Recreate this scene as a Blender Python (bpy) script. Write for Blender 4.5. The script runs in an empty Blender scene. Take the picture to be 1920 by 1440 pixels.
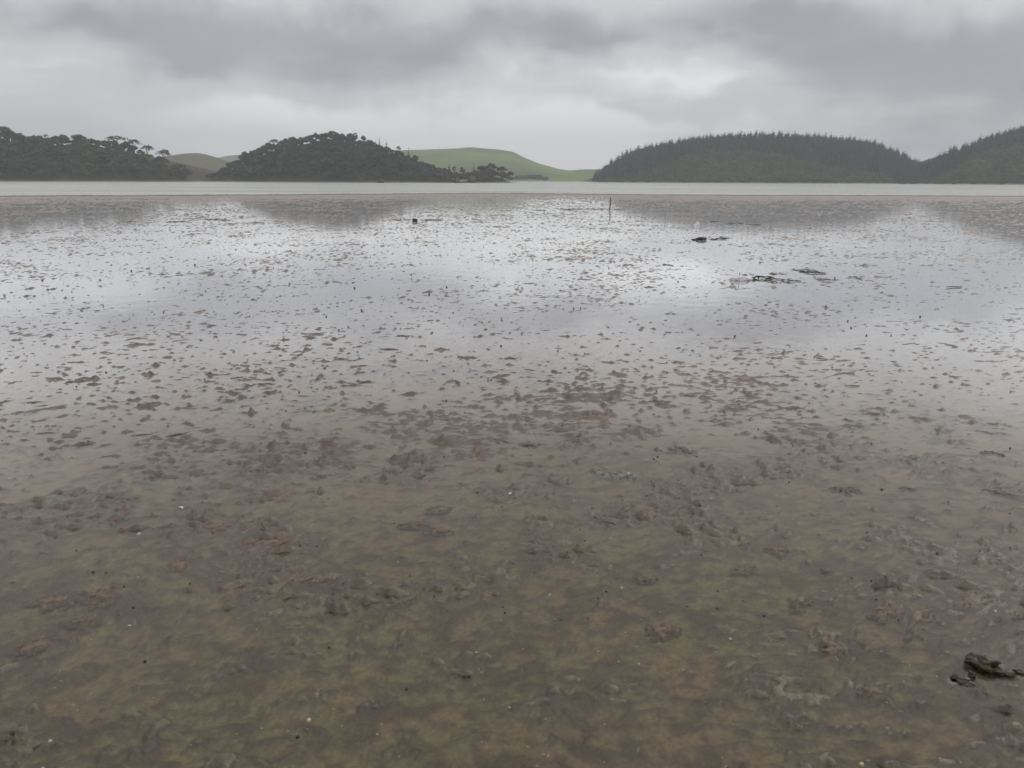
import bpy, bmesh, math, random
import numpy as np
from mathutils import Matrix, Vector

R = math.radians
scene = bpy.context.scene
COL = scene.collection

# ------------------------------------------------------------------ camera
CAM_H = 1.6
F = 1423.0                      # focal length in pixels of the 1920 px wide photograph
PITCH, ROLL = 15.1, 0.24
cam_data = bpy.data.cameras.new("camera")
cam_data.sensor_width = 36.0
cam_data.lens = 36.0 * F / 1920.0
cam_data.clip_start = 0.05
cam_data.clip_end = 8000.0
cam = bpy.data.objects.new("camera", cam_data)
COL.objects.link(cam)
CAM_ROT = Matrix.Rotation(R(90 - PITCH), 3, 'X') @ Matrix.Rotation(R(ROLL), 3, 'Z')
cam.matrix_world = Matrix.Translation((0, 0, CAM_H)) @ CAM_ROT.to_4x4()
scene.camera = cam


def ray(u, v):
    return CAM_ROT @ Vector(((u - 960.0) / F, (720.0 - v) / F, -1.0))


def on_ground(u, v, z=0.0):
    d = ray(u, v)
    k = (z - CAM_H) / d.z
    return Vector((d.x * k, d.y * k, z))


def at_depth(u, v, y):
    d = ray(u, v)
    k = y / d.y
    return Vector((d.x * k, y, CAM_H + d.z * k))


# ------------------------------------------------------------------ world: overcast sky
SUN_EL, SUN_AZ = 40.0, 54.0      # ahead and to the right, veiled by cloud
world = bpy.data.worlds.new("World")
scene.world = world
world.use_nodes = True
wt = world.node_tree
for n in list(wt.nodes):
    wt.nodes.remove(n)


def wnode(t, **kw):
    n = wt.nodes.new(t)
    for k, v in kw.items():
        setattr(n, k, v)
    return n


def wmath(op, a, b=None, c=None, clamp=False):
    n = wnode('ShaderNodeMath', operation=op, use_clamp=clamp)
    for i, s in enumerate((a, b, c)):
        if s is None:
            continue
        if isinstance(s, (int, float)):
            n.inputs[i].default_value = s
        else:
            wt.links.new(s, n.inputs[i])
    return n.outputs[0]


tc = wnode('ShaderNodeTexCoord')
sepd = wnode('ShaderNodeSeparateXYZ')
wt.links.new(tc.outputs['Generated'], sepd.inputs[0])
az = wmath('ARCTAN2', sepd.outputs['X'], sepd.outputs['Y'])
el = wmath('ARCSINE', sepd.outputs['Z'])
# the cloud deck seen as a plane overhead: direction / height
zc = wmath('ADD', wmath('ABSOLUTE', sepd.outputs['Z']), 0.16)
comb = wnode('ShaderNodeCombineXYZ')
wt.links.new(wmath('DIVIDE', sepd.outputs['X'], zc), comb.inputs[0])
wt.links.new(wmath('DIVIDE', sepd.outputs['Y'], zc), comb.inputs[1])


def wnoise(vec, scale, detail, rough, off=(0, 0, 0), dist=0.0):
    mp = wnode('ShaderNodeMapping')
    mp.inputs['Location'].default_value = off
    wt.links.new(vec, mp.inputs['Vector'])
    n = wnode('ShaderNodeTexNoise')
    n.inputs['Scale'].default_value = scale
    n.inputs['Detail'].default_value = detail
    n.inputs['Roughness'].default_value = rough
    n.inputs['Distortion'].default_value = dist
    wt.links.new(mp.outputs[0], n.inputs['Vector'])
    return n


fbm = wnoise(comb.outputs[0], 1.0, 4.0, 0.55, (3.1, 7.7, 0), 0.0)
warp = wnoise(tc.outputs['Generated'], 9.0, 3.0, 0.6, (1.3, 0.2, 4.0))
az_w = wmath('MULTIPLY_ADD', wmath('SUBTRACT', fbm.outputs['Fac'], 0.5), 0.30, az)
el_w = wmath('MULTIPLY_ADD', wmath('SUBTRACT', warp.outputs['Fac'], 0.5), 0.10, el)
dens = wmath('MULTIPLY_ADD', wmath('SUBTRACT', fbm.outputs['Fac'], 0.5), 0.70, 0.27)
# the cloud banks and breaks in the stretch of sky the photograph shows
dirw = wnode('ShaderNodeCombineXYZ')
wt.links.new(az_w, dirw.inputs[0])
wt.links.new(el_w, dirw.inputs[1])
BANKS = [
    (600, 60, 480, 90, 0.50), (330, 112, 230, 52, 0.42), (790, 120, 190, 66, 0.50),
    (130, 25, 240, 58, 0.46), (920, 30, 170, 60, 0.30), (1180, 52, 190, 50, 0.50), (1090, 90, 110, 38, 0.28),
    (1490, 40, 150, 66, 0.72), (1720, 105, 240, 70, 0.44), (1380, 174, 260, 24, 0.24), (1150, 206, 150, 20, 0.28),
    (1860, 200, 340, 150, 0.72), (40, 240, 260, 70, 0.26), (1620, 235, 170, 30, 0.12),
    (30, 115, 110, 40, -0.22), (530, 0, 130, 40, -0.40), (965, 120, 80, 50, -0.46),
    (1320, 88, 160, 36, -0.46), (1230, 135, 170, 24, -0.30), (1040, 285, 560, 75, -0.52),
    (520, 205, 320, 36, -0.26), (1880, 30, 110, 45, -0.26),
]
for (u, v, ru, rv, amp) in BANKS:
    d = ray(u, v).normalized()
    a0, e0 = math.atan2(d.x, d.y), math.asin(d.z)
    ka, ke = 1450.0 / ru / 2.0, 1450.0 / rv / 2.0
    vm = wnode('ShaderNodeVectorMath', operation='MULTIPLY_ADD')
    wt.links.new(dirw.outputs[0], vm.inputs[0])
    vm.inputs[1].default_value = (ka, ke, 0)
    vm.inputs[2].default_value = (-a0 * ka, -e0 * ke, 0)
    gr = wnode('ShaderNodeTexGradient', gradient_type='QUADRATIC_SPHERE')
    wt.links.new(vm.outputs[0], gr.inputs[0])
    dens = wmath('MULTIPLY_ADD', gr.outputs['Fac'], amp, dens)
ramp = wnode('ShaderNodeValToRGB')
cr = ramp.color_ramp
cr.interpolation = 'EASE'
cr.elements[0].position = 0.0
cr.elements[0].color = (0.96, 0.955, 0.945, 1)
cr.elements[1].position = 1.0
cr.elements[1].color = (0.365, 0.360, 0.392, 1)
e = cr.elements.new(0.45)
e.color = (0.655, 0.656, 0.674, 1)
wt.links.new(dens, ramp.inputs[0])
sky = wnode('ShaderNodeTexSky', sky_type='NISHITA', sun_disc=False)
sky.sun_elevation = R(SUN_EL)
sky.sun_rotation = R(SUN_AZ)
SKY_STRENGTH = 0.1
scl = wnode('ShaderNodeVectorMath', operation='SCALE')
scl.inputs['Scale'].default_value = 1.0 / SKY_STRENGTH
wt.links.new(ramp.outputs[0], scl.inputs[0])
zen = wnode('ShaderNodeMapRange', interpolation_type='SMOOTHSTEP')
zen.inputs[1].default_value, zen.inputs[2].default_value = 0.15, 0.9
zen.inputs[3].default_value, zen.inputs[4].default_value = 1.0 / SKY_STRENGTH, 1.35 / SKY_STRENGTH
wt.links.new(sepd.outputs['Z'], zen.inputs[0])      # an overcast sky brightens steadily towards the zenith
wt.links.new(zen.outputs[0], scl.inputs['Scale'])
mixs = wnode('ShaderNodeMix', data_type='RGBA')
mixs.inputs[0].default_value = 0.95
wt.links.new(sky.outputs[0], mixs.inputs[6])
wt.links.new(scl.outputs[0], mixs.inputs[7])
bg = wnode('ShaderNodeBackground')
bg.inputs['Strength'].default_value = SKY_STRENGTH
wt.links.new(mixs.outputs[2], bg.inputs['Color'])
wo = wnode('ShaderNodeOutputWorld')
wt.links.new(bg.outputs[0], wo.inputs['Surface'])

# ------------------------------------------------------------------ veiled sun
sun_data = bpy.data.lights.new("sun", 'SUN')
sun_data.energy = 0.9
sun_data.angle = R(18)
sun_data.color = (1.0, 0.97, 0.92)
sun = bpy.data.objects.new("sun", sun_data)
COL.objects.link(sun)
sdir = Vector((math.sin(R(SUN_AZ)) * math.cos(R(SUN_EL)), math.cos(R(SUN_AZ)) * math.cos(R(SUN_EL)), math.sin(R(SUN_EL))))
sun.rotation_euler = (-sdir).to_track_quat('-Z', 'Y').to_euler()
sun.location = (0, -20, 60)

# ------------------------------------------------------------------ exposure and render
vs = scene.view_settings
vs.view_transform = 'Standard'
vs.look = 'None'
vs.exposure = 0.0
vs.gamma = 1.0
vs.use_curve_mapping = False
scene.render.engine = 'CYCLES'
cy = scene.cycles
cy.use_denoising = True
cy.max_bounces = 5
cy.diffuse_bounces = 1
cy.glossy_bounces = 2
cy.transparent_max_bounces = 12
cy.volume_bounces = 0
cy.use_adaptive_sampling = True
cy.adaptive_threshold = 0.03
cy.adaptive_min_samples = 16

# ------------------------------------------------------------------ helpers
rng = np.random.default_rng(11)
random.seed(5)


def pn(x, y, seed=0):
    """2-D gradient noise, about -1..1"""
    xi = np.floor(x).astype(np.int64)
    yi = np.floor(y).astype(np.int64)
    xf = x - xi
    yf = y - yi

    def grad(ix, iy, fx, fy):
        h = (ix * 374761393 + iy * 668265263 + seed * 1442695041) & 0xffffffff
        h = ((h ^ (h >> 13)) * 1274126177) & 0xffffffff
        h = h ^ (h >> 16)
        a = h.astype(np.float64) * (2 * np.pi / 4294967296.0)
        return np.cos(a) * fx + np.sin(a) * fy
    u = xf * xf * xf * (xf * (xf * 6 - 15) + 10)
    v = yf * yf * yf * (yf * (yf * 6 - 15) + 10)
    a = grad(xi, yi, xf, yf)
    b = grad(xi + 1, yi, xf - 1, yf)
    c = grad(xi, yi + 1, xf, yf - 1)
    d = grad(xi + 1, yi + 1, xf - 1, yf - 1)
    return (a * (1 - u) * (1 - v) + b * u * (1 - v) + c * (1 - u) * v + d * u * v) * 1.45


def sstep(a, b, x):
    t = np.clip((x - a) / (b - a), 0, 1)
    return t * t * (3 - 2 * t)


def mesh_np(name, V, faces, smooth=False, mat=None):
    """faces: list of (n,k) integer arrays"""
    me = bpy.data.meshes.new(name)
    V = np.asarray(V, dtype=np.float32)
    faces = [np.asarray(f, dtype=np.int32) for f in faces if len(f)]
    loops = np.concatenate([f.ravel() for f in faces])
    tot = np.concatenate([np.full(len(f), f.shape[1], dtype=np.int32) for f in faces])
    start = np.concatenate([[0], np.cumsum(tot)[:-1]]).astype(np.int32)
    me.vertices.add(len(V))
    me.vertices.foreach_set("co", V.ravel())
    me.loops.add(len(loops))
    me.loops.foreach_set("vertex_index", loops)
    me.polygons.add(len(tot))
    me.polygons.foreach_set("loop_start", start)
    me.polygons.foreach_set("use_smooth", np.full(len(tot), smooth, dtype=bool))
    me.update(calc_edges=True)
    me.validate()
    if mat:
        me.materials.append(mat)
    return me


def grid_faces(nr, nc, wrap=False):
    i = np.arange(nr - 1)[:, None]
    j = np.arange(nc if wrap else nc - 1)[None, :]
    j2 = (j + 1) % nc
    return np.stack([i * nc + j, i * nc + j2, (i + 1) * nc + j2, (i + 1) * nc + j], -1).reshape(-1, 4)


def obj(name, me, parent=None, loc=None, **props):
    o = bpy.data.objects.new(name, me)
    COL.objects.link(o)
    if parent is not None:
        o.parent = parent
    if loc is not None:
        o.location = loc
    for k, v in props.items():
        if v is not None:
            o[k] = v
    return o


def material(name):
    m = bpy.data.materials.new(name)
    m.use_nodes = True
    nt = m.node_tree
    for n in list(nt.nodes):
        nt.nodes.remove(n)
    out = nt.nodes.new('ShaderNodeOutputMaterial')
    return m, nt, out


class NB:
    """small node-building helper"""
    def __init__(self, nt):
        self.nt = nt

    def n(self, t, ins=None, **kw):
        nd = self.nt.nodes.new(t)
        for k, v in kw.items():
            setattr(nd, k, v)
        for k, v in (ins or {}).items():
            if hasattr(v, 'is_output'):
                self.nt.links.new(v, nd.inputs[k])
            else:
                nd.inputs[k].default_value = v
        return nd

    def pos(self):
        return self.n('ShaderNodeNewGeometry').outputs['Position']

    def noise(self, vec, scale, detail=4.0, rough=0.55, stretch=None, dist=0.0):
        if stretch:
            vec = self.n('ShaderNodeMapping', {'Vector': vec, 'Scale': stretch}).outputs[0]
        return self.n('ShaderNodeTexNoise', {'Vector': vec, 'Scale': scale, 'Detail': detail, 'Roughness': rough, 'Distortion': dist}).outputs['Fac']

    def math(self, op, a, b=0.0, c=0.0, clamp=False):
        return self.n('ShaderNodeMath', {0: a, 1: b, 2: c}, operation=op, use_clamp=clamp).outputs[0]

    def rng(self, v, a, b, c=0.0, d=1.0):
        return self.n('ShaderNodeMapRange', {0: v, 1: a, 2: b, 3: c, 4: d}, interpolation_type='SMOOTHSTEP').outputs[0]

    def mix(self, f, a, b):
        return self.n('ShaderNodeMix', {0: f, 6: a, 7: b}, data_type='RGBA').outputs[2]


def C(r, g, b):
    return (r, g, b, 1.0)


# ------------------------------------------------------------------ materials
def make_mud():
    """colour of the silt itself is stored per vertex (see mud_colour); grain and sheen are here"""
    m, nt, out = material("mud")
    b = NB(nt)
    p = b.pos()
    col = b.n('ShaderNodeAttribute', attribute_name="silt").outputs['Color']
    bump = b.n('ShaderNodeBump', {'Strength': 0.8, 'Distance': 0.010, 'Height': b.noise(p, 42.0, 3, 0.7)}).outputs[0]
    bs = b.n('ShaderNodeBsdfPrincipled', {'Base Color': col, 'Roughness': 0.5, 'Specular IOR Level': 0.5, 'Normal': bump})
    nt.links.new(bs.outputs[0], out.inputs['Surface'])
    return m


def make_film():
    """a few millimetres to centimetres of slightly silty, nearly still water"""
    m, nt, out = material("tidal_water")
    b = NB(nt)
    p = b.pos()
    h = b.math('MULTIPLY', b.noise(p, 2.2, 2, 0.6), 0.0055)
    bump = b.n('ShaderNodeBump', {'Strength': 0.5, 'Distance': 1.0, 'Height': h}).outputs[0]
    fr = b.n('ShaderNodeFresnel', {'IOR': 1.33, 'Normal': bump}).outputs[0]
    fr = b.math('ADD', fr, b.rng(fr, 0.12, 0.40, 0.0, 0.50), clamp=True)
    turb = 0.07
    body = b.n('ShaderNodeMixShader', {0: turb, 1: b.n('ShaderNodeBsdfTransparent', {'Color': C(0.95, 0.94, 0.87)}).outputs[0],
                                       2: b.n('ShaderNodeBsdfDiffuse', {'Color': C(0.170, 0.140, 0.078)}).outputs[0]}).outputs[0]
    gl1 = b.n('ShaderNodeBsdfGlossy', {'Color': C(1, 1, 1), 'Roughness': 0.04, 'Normal': bump}).outputs[0]
    gl2 = b.n('ShaderNodeBsdfGlossy', {'Color': C(1, 1, 1), 'Roughness': 0.28, 'Normal': bump}).outputs[0]
    gl = b.n('ShaderNodeMixShader', {0: 0.13, 1: gl1, 2: gl2}).outputs[0]
    sh = b.n('ShaderNodeMixShader', {0: fr, 1: body, 2: gl}).outputs[0]
    nt.links.new(sh, out.inputs['Surface'])
    return m


def make_channel():
    m, nt, out = material("channel_water")
    b = NB(nt)
    p = b.pos()
    n1 = b.noise(p, 0.9, 4, 0.6, (0.5, 1.4, 1))
    n2 = b.noise(p, 0.05, 3, 0.5, (0.3, 1.6, 1))
    bump = b.n('ShaderNodeBump', {'Strength': 0.8, 'Distance': 0.25, 'Height': n1}).outputs[0]
    col = b.mix(b.rng(n2, 0.35, 0.65), C(0.27, 0.28, 0.24), C(0.40, 0.40, 0.355))
    bs = b.n('ShaderNodeBsdfPrincipled', {'Base Color': col, 'Roughness': 0.32, 'IOR': 1.33, 'Normal': bump})
    nt.links.new(bs.outputs[0], out.inputs['Surface'])
    return m


def make_foliage(name, c1, c2, c3, scale=0.35):
    m, nt, out = material(name)
    b = NB(nt)
    p = b.pos()
    a = b.rng(b.noise(p, scale, 3, 0.6), 0.38, 0.62)
    f = b.rng(b.noise(p, scale * 6, 3, 0.6), 0.4, 0.65)
    g = b.rng(b.noise(p, scale * 0.12, 2, 0.5), 0.35, 0.65)
    col = b.mix(a, c1, c2)
    col = b.mix(b.math('MULTIPLY', f, 0.5), col, c3)
    col = b.mix(b.math('MULTIPLY', g, 0.35), col, c1)
    bs = b.n('ShaderNodeBsdfPrincipled', {'Base Color': col, 'Roughness': 0.75, 'Specular IOR Level': 0.15})
    nt.links.new(bs.outputs[0], out.inputs['Surface'])
    return m


def make_plain(name, c1, c2, scale, rough=0.7, bump=0.0, bscale=30.0, spec=0.4):
    m, nt, out = material(name)
    b = NB(nt)
    p = b.n('ShaderNodeTexCoord').outputs['Object']
    col = b.mix(b.rng(b.noise(p, scale, 4, 0.6), 0.35, 0.65), c1, c2)
    ins = {'Base Color': col, 'Roughness': rough, 'Specular IOR Level': spec}
    if bump:
        ins['Normal'] = b.n('ShaderNodeBump', {'Strength': 0.7, 'Distance': bump, 'Height': b.noise(p, bscale, 4, 0.6)}).outputs[0]
    bs = b.n('ShaderNodeBsdfPrincipled', ins)
    nt.links.new(bs.outputs[0], out.inputs['Surface'])
    return m


def make_land(name, c1, c2, c3, scale, sand=None):
    m, nt, out = material(name)
    b = NB(nt)
    p = b.pos()
    a = b.rng(b.noise(p, scale, 4, 0.55), 0.40, 0.60)
    f = b.rng(b.noise(p, scale * 9, 4, 0.6), 0.4, 0.7)
    col = b.mix(a, c1, c2)
    col = b.mix(b.math('MULTIPLY', f, 0.55), col, c3)
    if sand:
        z = b.n('ShaderNodeSeparateXYZ', {0: p}).outputs['Z']
        zz = b.math('ADD', z, b.math('MULTIPLY', b.noise(p, 0.15, 3, 0.6), 0.5))
        col = b.mix(b.rng(zz, 0.55, 0.8, 1.0, 0.0), col, sand)
    bs = b.n('ShaderNodeBsdfPrincipled', {'Base Color': col, 'Roughness': 0.9, 'Specular IOR Level': 0.1})
    nt.links.new(bs.outputs[0], out.inputs['Surface'])
    return m


M = {
    'mud': make_mud(), 'film': make_film(), 'channel': make_channel(),
    'bush': make_foliage("native_foliage", C(0.034, 0.037, 0.019), C(0.088, 0.086, 0.036), C(0.040, 0.034, 0.020), 0.20),
    'pine': make_foliage("pine_needles", C(0.026, 0.031, 0.029), C(0.040, 0.044, 0.038), C(0.024, 0.025, 0.025)),
    'scrub': make_foliage("green_scrub", C(0.048, 0.066, 0.026), C(0.092, 0.128, 0.036), C(0.045, 0.045, 0.026), 0.10),
    'trunk': make_plain("bark", C(0.060, 0.050, 0.042), C(0.10, 0.085, 0.07), 2.0, 0.9),
    'land_bush': make_land("bush_floor", C(0.05, 0.045, 0.028), C(0.07, 0.06, 0.035), C(0.04, 0.035, 0.022), 0.05, C(0.23, 0.19, 0.13)),
    'land_pine': make_land("plantation_floor", C(0.05, 0.05, 0.03), C(0.06, 0.075, 0.03), C(0.05, 0.04, 0.03), 0.05, C(0.27, 0.22, 0.16)),
    'pasture': make_land("pasture", C(0.135, 0.200, 0.034), C(0.085, 0.098, 0.042), C(0.135, 0.155, 0.058), 0.007, C(0.25, 0.21, 0.14)),
    'dry_pasture': make_land("dry_pasture", C(0.115, 0.098, 0.044), C(0.095, 0.085, 0.038), C(0.13, 0.105, 0.055), 0.012, C(0.20, 0.16, 0.10)),
    'far_pasture': make_land("far_pasture", C(0.10, 0.14, 0.06), C(0.09, 0.12, 0.05), C(0.12, 0.14, 0.07), 0.006),
    'clay': make_plain("orange_clay", C(0.15, 0.088, 0.062), C(0.10, 0.068, 0.050), 0.6, 0.95, 0.1, 1.5, 0.1),
    'stake': make_plain("weathered_timber", C(0.13, 0.058, 0.040), C(0.085, 0.044, 0.033), 9.0, 0.7, 0.004, 60.0),
    'weed': make_plain("wet_seaweed", C(0.018, 0.015, 0.012), C(0.042, 0.032, 0.022), 14.0, 0.35, 0.004, 90.0),
    'wood': make_plain("sodden_wood", C(0.024, 0.015, 0.010), C(0.070, 0.046, 0.022), 18.0, 0.4, 0.004, 80.0),
    'clod': make_plain("mud_clod", C(0.120, 0.088, 0.062), C(0.058, 0.043, 0.031), 4.0, 0.5, 0.004, 60.0),
    'clod_near': make_plain("brown_mud_clod", C(0.165, 0.120, 0.080), C(0.088, 0.062, 0.043), 4.0, 0.5, 0.004, 60.0),
    'cast': make_plain("blue_grey_silt", C(0.185, 0.175, 0.16), C(0.115, 0.105, 0.092), 6.0, 0.5, 0.003, 90.0),
    'shell': make_plain("bleached_shell", C(0.66, 0.62, 0.52), C(0.50, 0.45, 0.35), 60.0, 0.5),
    'shell_tan': make_plain("tan_shell", C(0.52, 0.44, 0.24), C(0.42, 0.33, 0.18), 60.0, 0.5),
    'leaf': make_plain("yellow_green_leaf", C(0.30, 0.32, 0.05), C(0.22, 0.24, 0.04), 40.0, 0.5),
    'snail': make_plain("dark_snail_shell", C(0.012, 0.010, 0.009), C(0.030, 0.024, 0.02), 120.0, 0.35),
    'white': make_plain("pale_plastic", C(0.74, 0.73, 0.76), C(0.60, 0.58, 0.63), 9.0, 0.55),
    'rock': make_plain("dark_rock", C(0.020, 0.022, 0.024), C(0.05, 0.052, 0.055), 8.0, 0.45, 0.006, 40.0),
}

# ------------------------------------------------------------------ the mudflat
EDGE_PX = [(-900, 366), (-300, 369), (0, 367.5), (200, 367.3), (400, 366.0), (640, 364.0), (960, 362.2), (1150, 364.2), (1300, 365.8), (1600, 366.6), (1920, 368.0), (2200, 369), (2900, 366)]
ea, er = [], []
for (u, v) in EDGE_PX:
    g = on_ground(u, v)
    ea.append(math.atan2(g.x, g.y))
    er.append(math.hypot(g.x, g.y))


def edge(a):
    e = np.interp(a, ea, er)
    return e + 1.6 * pn(a * 14.0, a * 0 + 3.3, 5) + 0.7 * pn(a * 60.0, a * 0 + 1.3, 6)


def clods(x, y, wx, wy):
    """wrinkled little crests, gathered in patches"""
    patch = 0.46 + 0.50 * sstep(-0.6, 0.8, pn(x * 0.8, y * 0.8, 3) + 0.7 * pn(x * 2.1, y * 2.1, 4))
    wrinkle = 0.45 + 1.0 * np.abs(pn(wx * 19, wy * 27, 10)) + 0.6 * np.clip(pn(wx * 40, wy * 44, 13), 0, None)
    c5 = np.clip(pn(wx * 3.6, wy * 6.2, 6) - (0.74 - 0.26 * patch), 0, None) ** 0.8 * 0.042
    c9 = np.clip(pn(wx * 5.8, wy * 12.5, 7) - (0.62 - 0.34 * patch), 0, None) ** 0.85 * 0.040
    c17 = np.clip(pn(wx * 11.5, wy * 23.0, 8) - (0.41 - 0.32 * patch), 0, None) ** 0.85 * 0.031
    r = np.hypot(x, y)
    crumb = sstep(-0.35, 0.6, pn(x * 1.3, y * 1.3, 21) + 0.8 * pn(wx * 3.1, wy * 3.9, 22)) * (1 - 0.85 * sstep(3.6, 7.5, r))
    crumb = crumb * (0.030 * np.abs(pn(wx * 8, wy * 14, 23)) + 0.026 * np.clip(pn(wx * 17, wy * 24, 24), 0, None) + 0.013 * np.clip(pn(wx * 38, wy * 44, 25), 0, None))
    return (c5 + c9 + c17) * wrinkle * (1.0 + 0.016 * r) * (1 - 0.22 * sstep(6.0, 9.0, r) * (1 - sstep(18.0, 30.0, r))) + crumb


def mud_height(x, y):
    r = np.hypot(x, y)
    a = np.arctan2(x, y)
    wx = x + 0.10 * pn(x * 2.1, y * 2.1, 31)
    wy = y + 0.10 * pn(x * 2.1, y * 2.1, 32)
    low = 0.006 * pn(x * 0.33, y * 0.33, 1) + 0.005 * pn(x * 1.1, y * 1.1, 2)
    crust = clods(x, y, wx, wy)
    near = sstep(2.8, 6.5, r)
    z = -0.0090 - 0.0080 * (1 - near) + low + crust + 0.0016 * pn(x * 46, y * 46, 12)
    # long low bars and the drained rim above the channel
    e = edge(a)
    q = r / e
    z += sstep(0.62, 0.90, q) * (0.011 + 0.010 * pn(x * 0.05, y * 0.22, 17) + 0.005 * pn(x * 0.5, y * 1.4, 18))
    z += 0.075 * np.exp(-((q - 0.972) / 0.010) ** 2)
    bar = 0.885 + 0.03 * pn(a * 5.0, a * 0 + 8.8, 19)
    z += 0.022 * np.exp(-((q - bar) / 0.008) ** 2) * sstep(0.12, -0.12, a)
    z -= 0.5 * sstep(0.985, 1.06, q)
    return z


def mud_colour(x, y):
    r = np.hypot(x, y)
    big = sstep(-0.35, 0.35, pn(x * 0.8, y * 0.8, 41) + 0.4 * pn(x * 1.9, y * 1.9, 42))
    mid = sstep(-0.15, 0.55, 0.45 * pn(x * 2.8, y * 3.2, 43) + 0.7 * pn(x * 6.2, y * 7.5, 44) + 0.6 * pn(x * 13, y * 17, 40))
    fine = sstep(-0.1, 0.7, pn(x * 15, y * 15, 45) + 0.6 * pn(x * 33, y * 33, 46))

    def mx(a, b, f):
        return a * (1 - f[..., None]) + np.array(b) * f[..., None]
    c = np.zeros(x.shape + (3,)) + np.array((0.205, 0.150, 0.088))
    c = mx(c, (0.195, 0.156, 0.074), big * 0.65)
    c = mx(c, (0.088, 0.054, 0.032), mid * 0.88)
    c = mx(c, (0.060, 0.040, 0.027), fine * 0.62)
    c = c * (1 + 0.38 * pn(x * 66, y * 66, 48) + 0.26 * pn(x * 29, y * 29, 49))[..., None]
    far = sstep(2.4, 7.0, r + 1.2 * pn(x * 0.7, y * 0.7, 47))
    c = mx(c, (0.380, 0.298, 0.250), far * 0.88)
    wx = x + 0.10 * pn(x * 2.1, y * 2.1, 31)
    wy = y + 0.10 * pn(x * 2.1, y * 2.1, 32)
    out = sstep(18.0, 34.0, r)
    k = sstep(0.001, 0.010, clods(x, y, wx, wy)) * (0.60 + 0.34 * far)
    c = mx(c, (0.066, 0.053, 0.045), k * (1 - out))
    c = mx(c, (0.046, 0.037, 0.032), k * out)
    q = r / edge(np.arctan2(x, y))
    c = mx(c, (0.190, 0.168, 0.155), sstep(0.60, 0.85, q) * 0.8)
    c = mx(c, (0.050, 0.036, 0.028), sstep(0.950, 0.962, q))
    return c


def build_mud():
    dense = np.linspace(R(-50), R(50), 760)
    rest = np.linspace(R(50), R(310), 60)[1:-1]
    A = np.concatenate([dense, rest])
    aw = np.where(A > np.pi, A - 2 * np.pi, A)
    rout = edge(aw) * 1.10
    inner = np.linspace(0.05, 1.25, 40)[:, None] * np.ones_like(A)[None, :]
    t = np.linspace(0, 1, 1050)[1:][:, None]
    outer = 1.25 * (rout[None, :] / 1.25) ** t
    RR = np.concatenate([inner, outer], 0)
    X = RR * np.sin(A)[None, :]
    Y = RR * np.cos(A)[None, :]
    Z = mud_height(X, Y)
    V = np.stack([X, Y, Z], -1).reshape(-1, 3)
    nr, nc = RR.shape
    fc = grid_faces(nr, nc, True)
    V = np.concatenate([V, [[0, 0, -0.02]]])
    k = len(V) - 1
    j = np.arange(nc)
    cap = np.stack([np.full(nc, k), (j + 1) % nc, j], -1)
    me = mesh_np("mudflat", V, [fc, cap], True, M['mud'])
    col = np.ones((len(V), 4), dtype=np.float32)
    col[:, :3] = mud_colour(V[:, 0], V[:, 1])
    at = me.color_attributes.new("silt", 'FLOAT_COLOR', 'POINT')
    at.data.foreach_set("color", col.ravel())
    return me


obj("mudflat", build_mud(), kind="structure", label="wet brown tidal mudflat with small clods and pools")


def build_ring(r0, r1, n, na, z):
    A = np.linspace(-np.pi, np.pi, na + 1)[:-1]
    e = edge(A)
    a0, a1 = r0(e), r1(e)
    t = np.linspace(0, 1, n)[:, None]
    RR = a0[None, :] * (a1 / np.maximum(a0, 1e-6))[None, :] ** t
    V = np.stack([RR * np.sin(A), RR * np.cos(A), np.full_like(RR, z)], -1).reshape(-1, 3)
    return V, grid_faces(n, na, True)


V, fc = build_ring(lambda e: 0 * e + 0.06, lambda e: e * 0.955, 12, 240, 0.0)
V = np.concatenate([V, [[0, 0, 0]]])
j = np.arange(240)
cap = np.stack([np.full(240, len(V) - 1), (j + 1) % 240, j], -1)
obj("tidal_water", mesh_np("tidal_water", V, [fc, cap], True, M['film']), kind="structure", label="thin film of still water lying over the mud")
V, fc = build_ring(lambda e: e * 0.975, lambda e: 0 * e + 1700.0, 14, 360, -0.03)
obj("channel_water", mesh_np("channel_water", V, [fc], True, M['channel']), kind="structure", label="pale wind ruffled channel beyond the mudflat")
s = 1760.0
obj("ground", mesh_np("ground", [(-s, -s, -0.9), (s, -s, -0.9), (s, s, -0.9), (-s, s, -0.9)], [[(0, 1, 2, 3)]], False, M['clod']), kind="structure", label="estuary bed under the channel")


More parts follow.
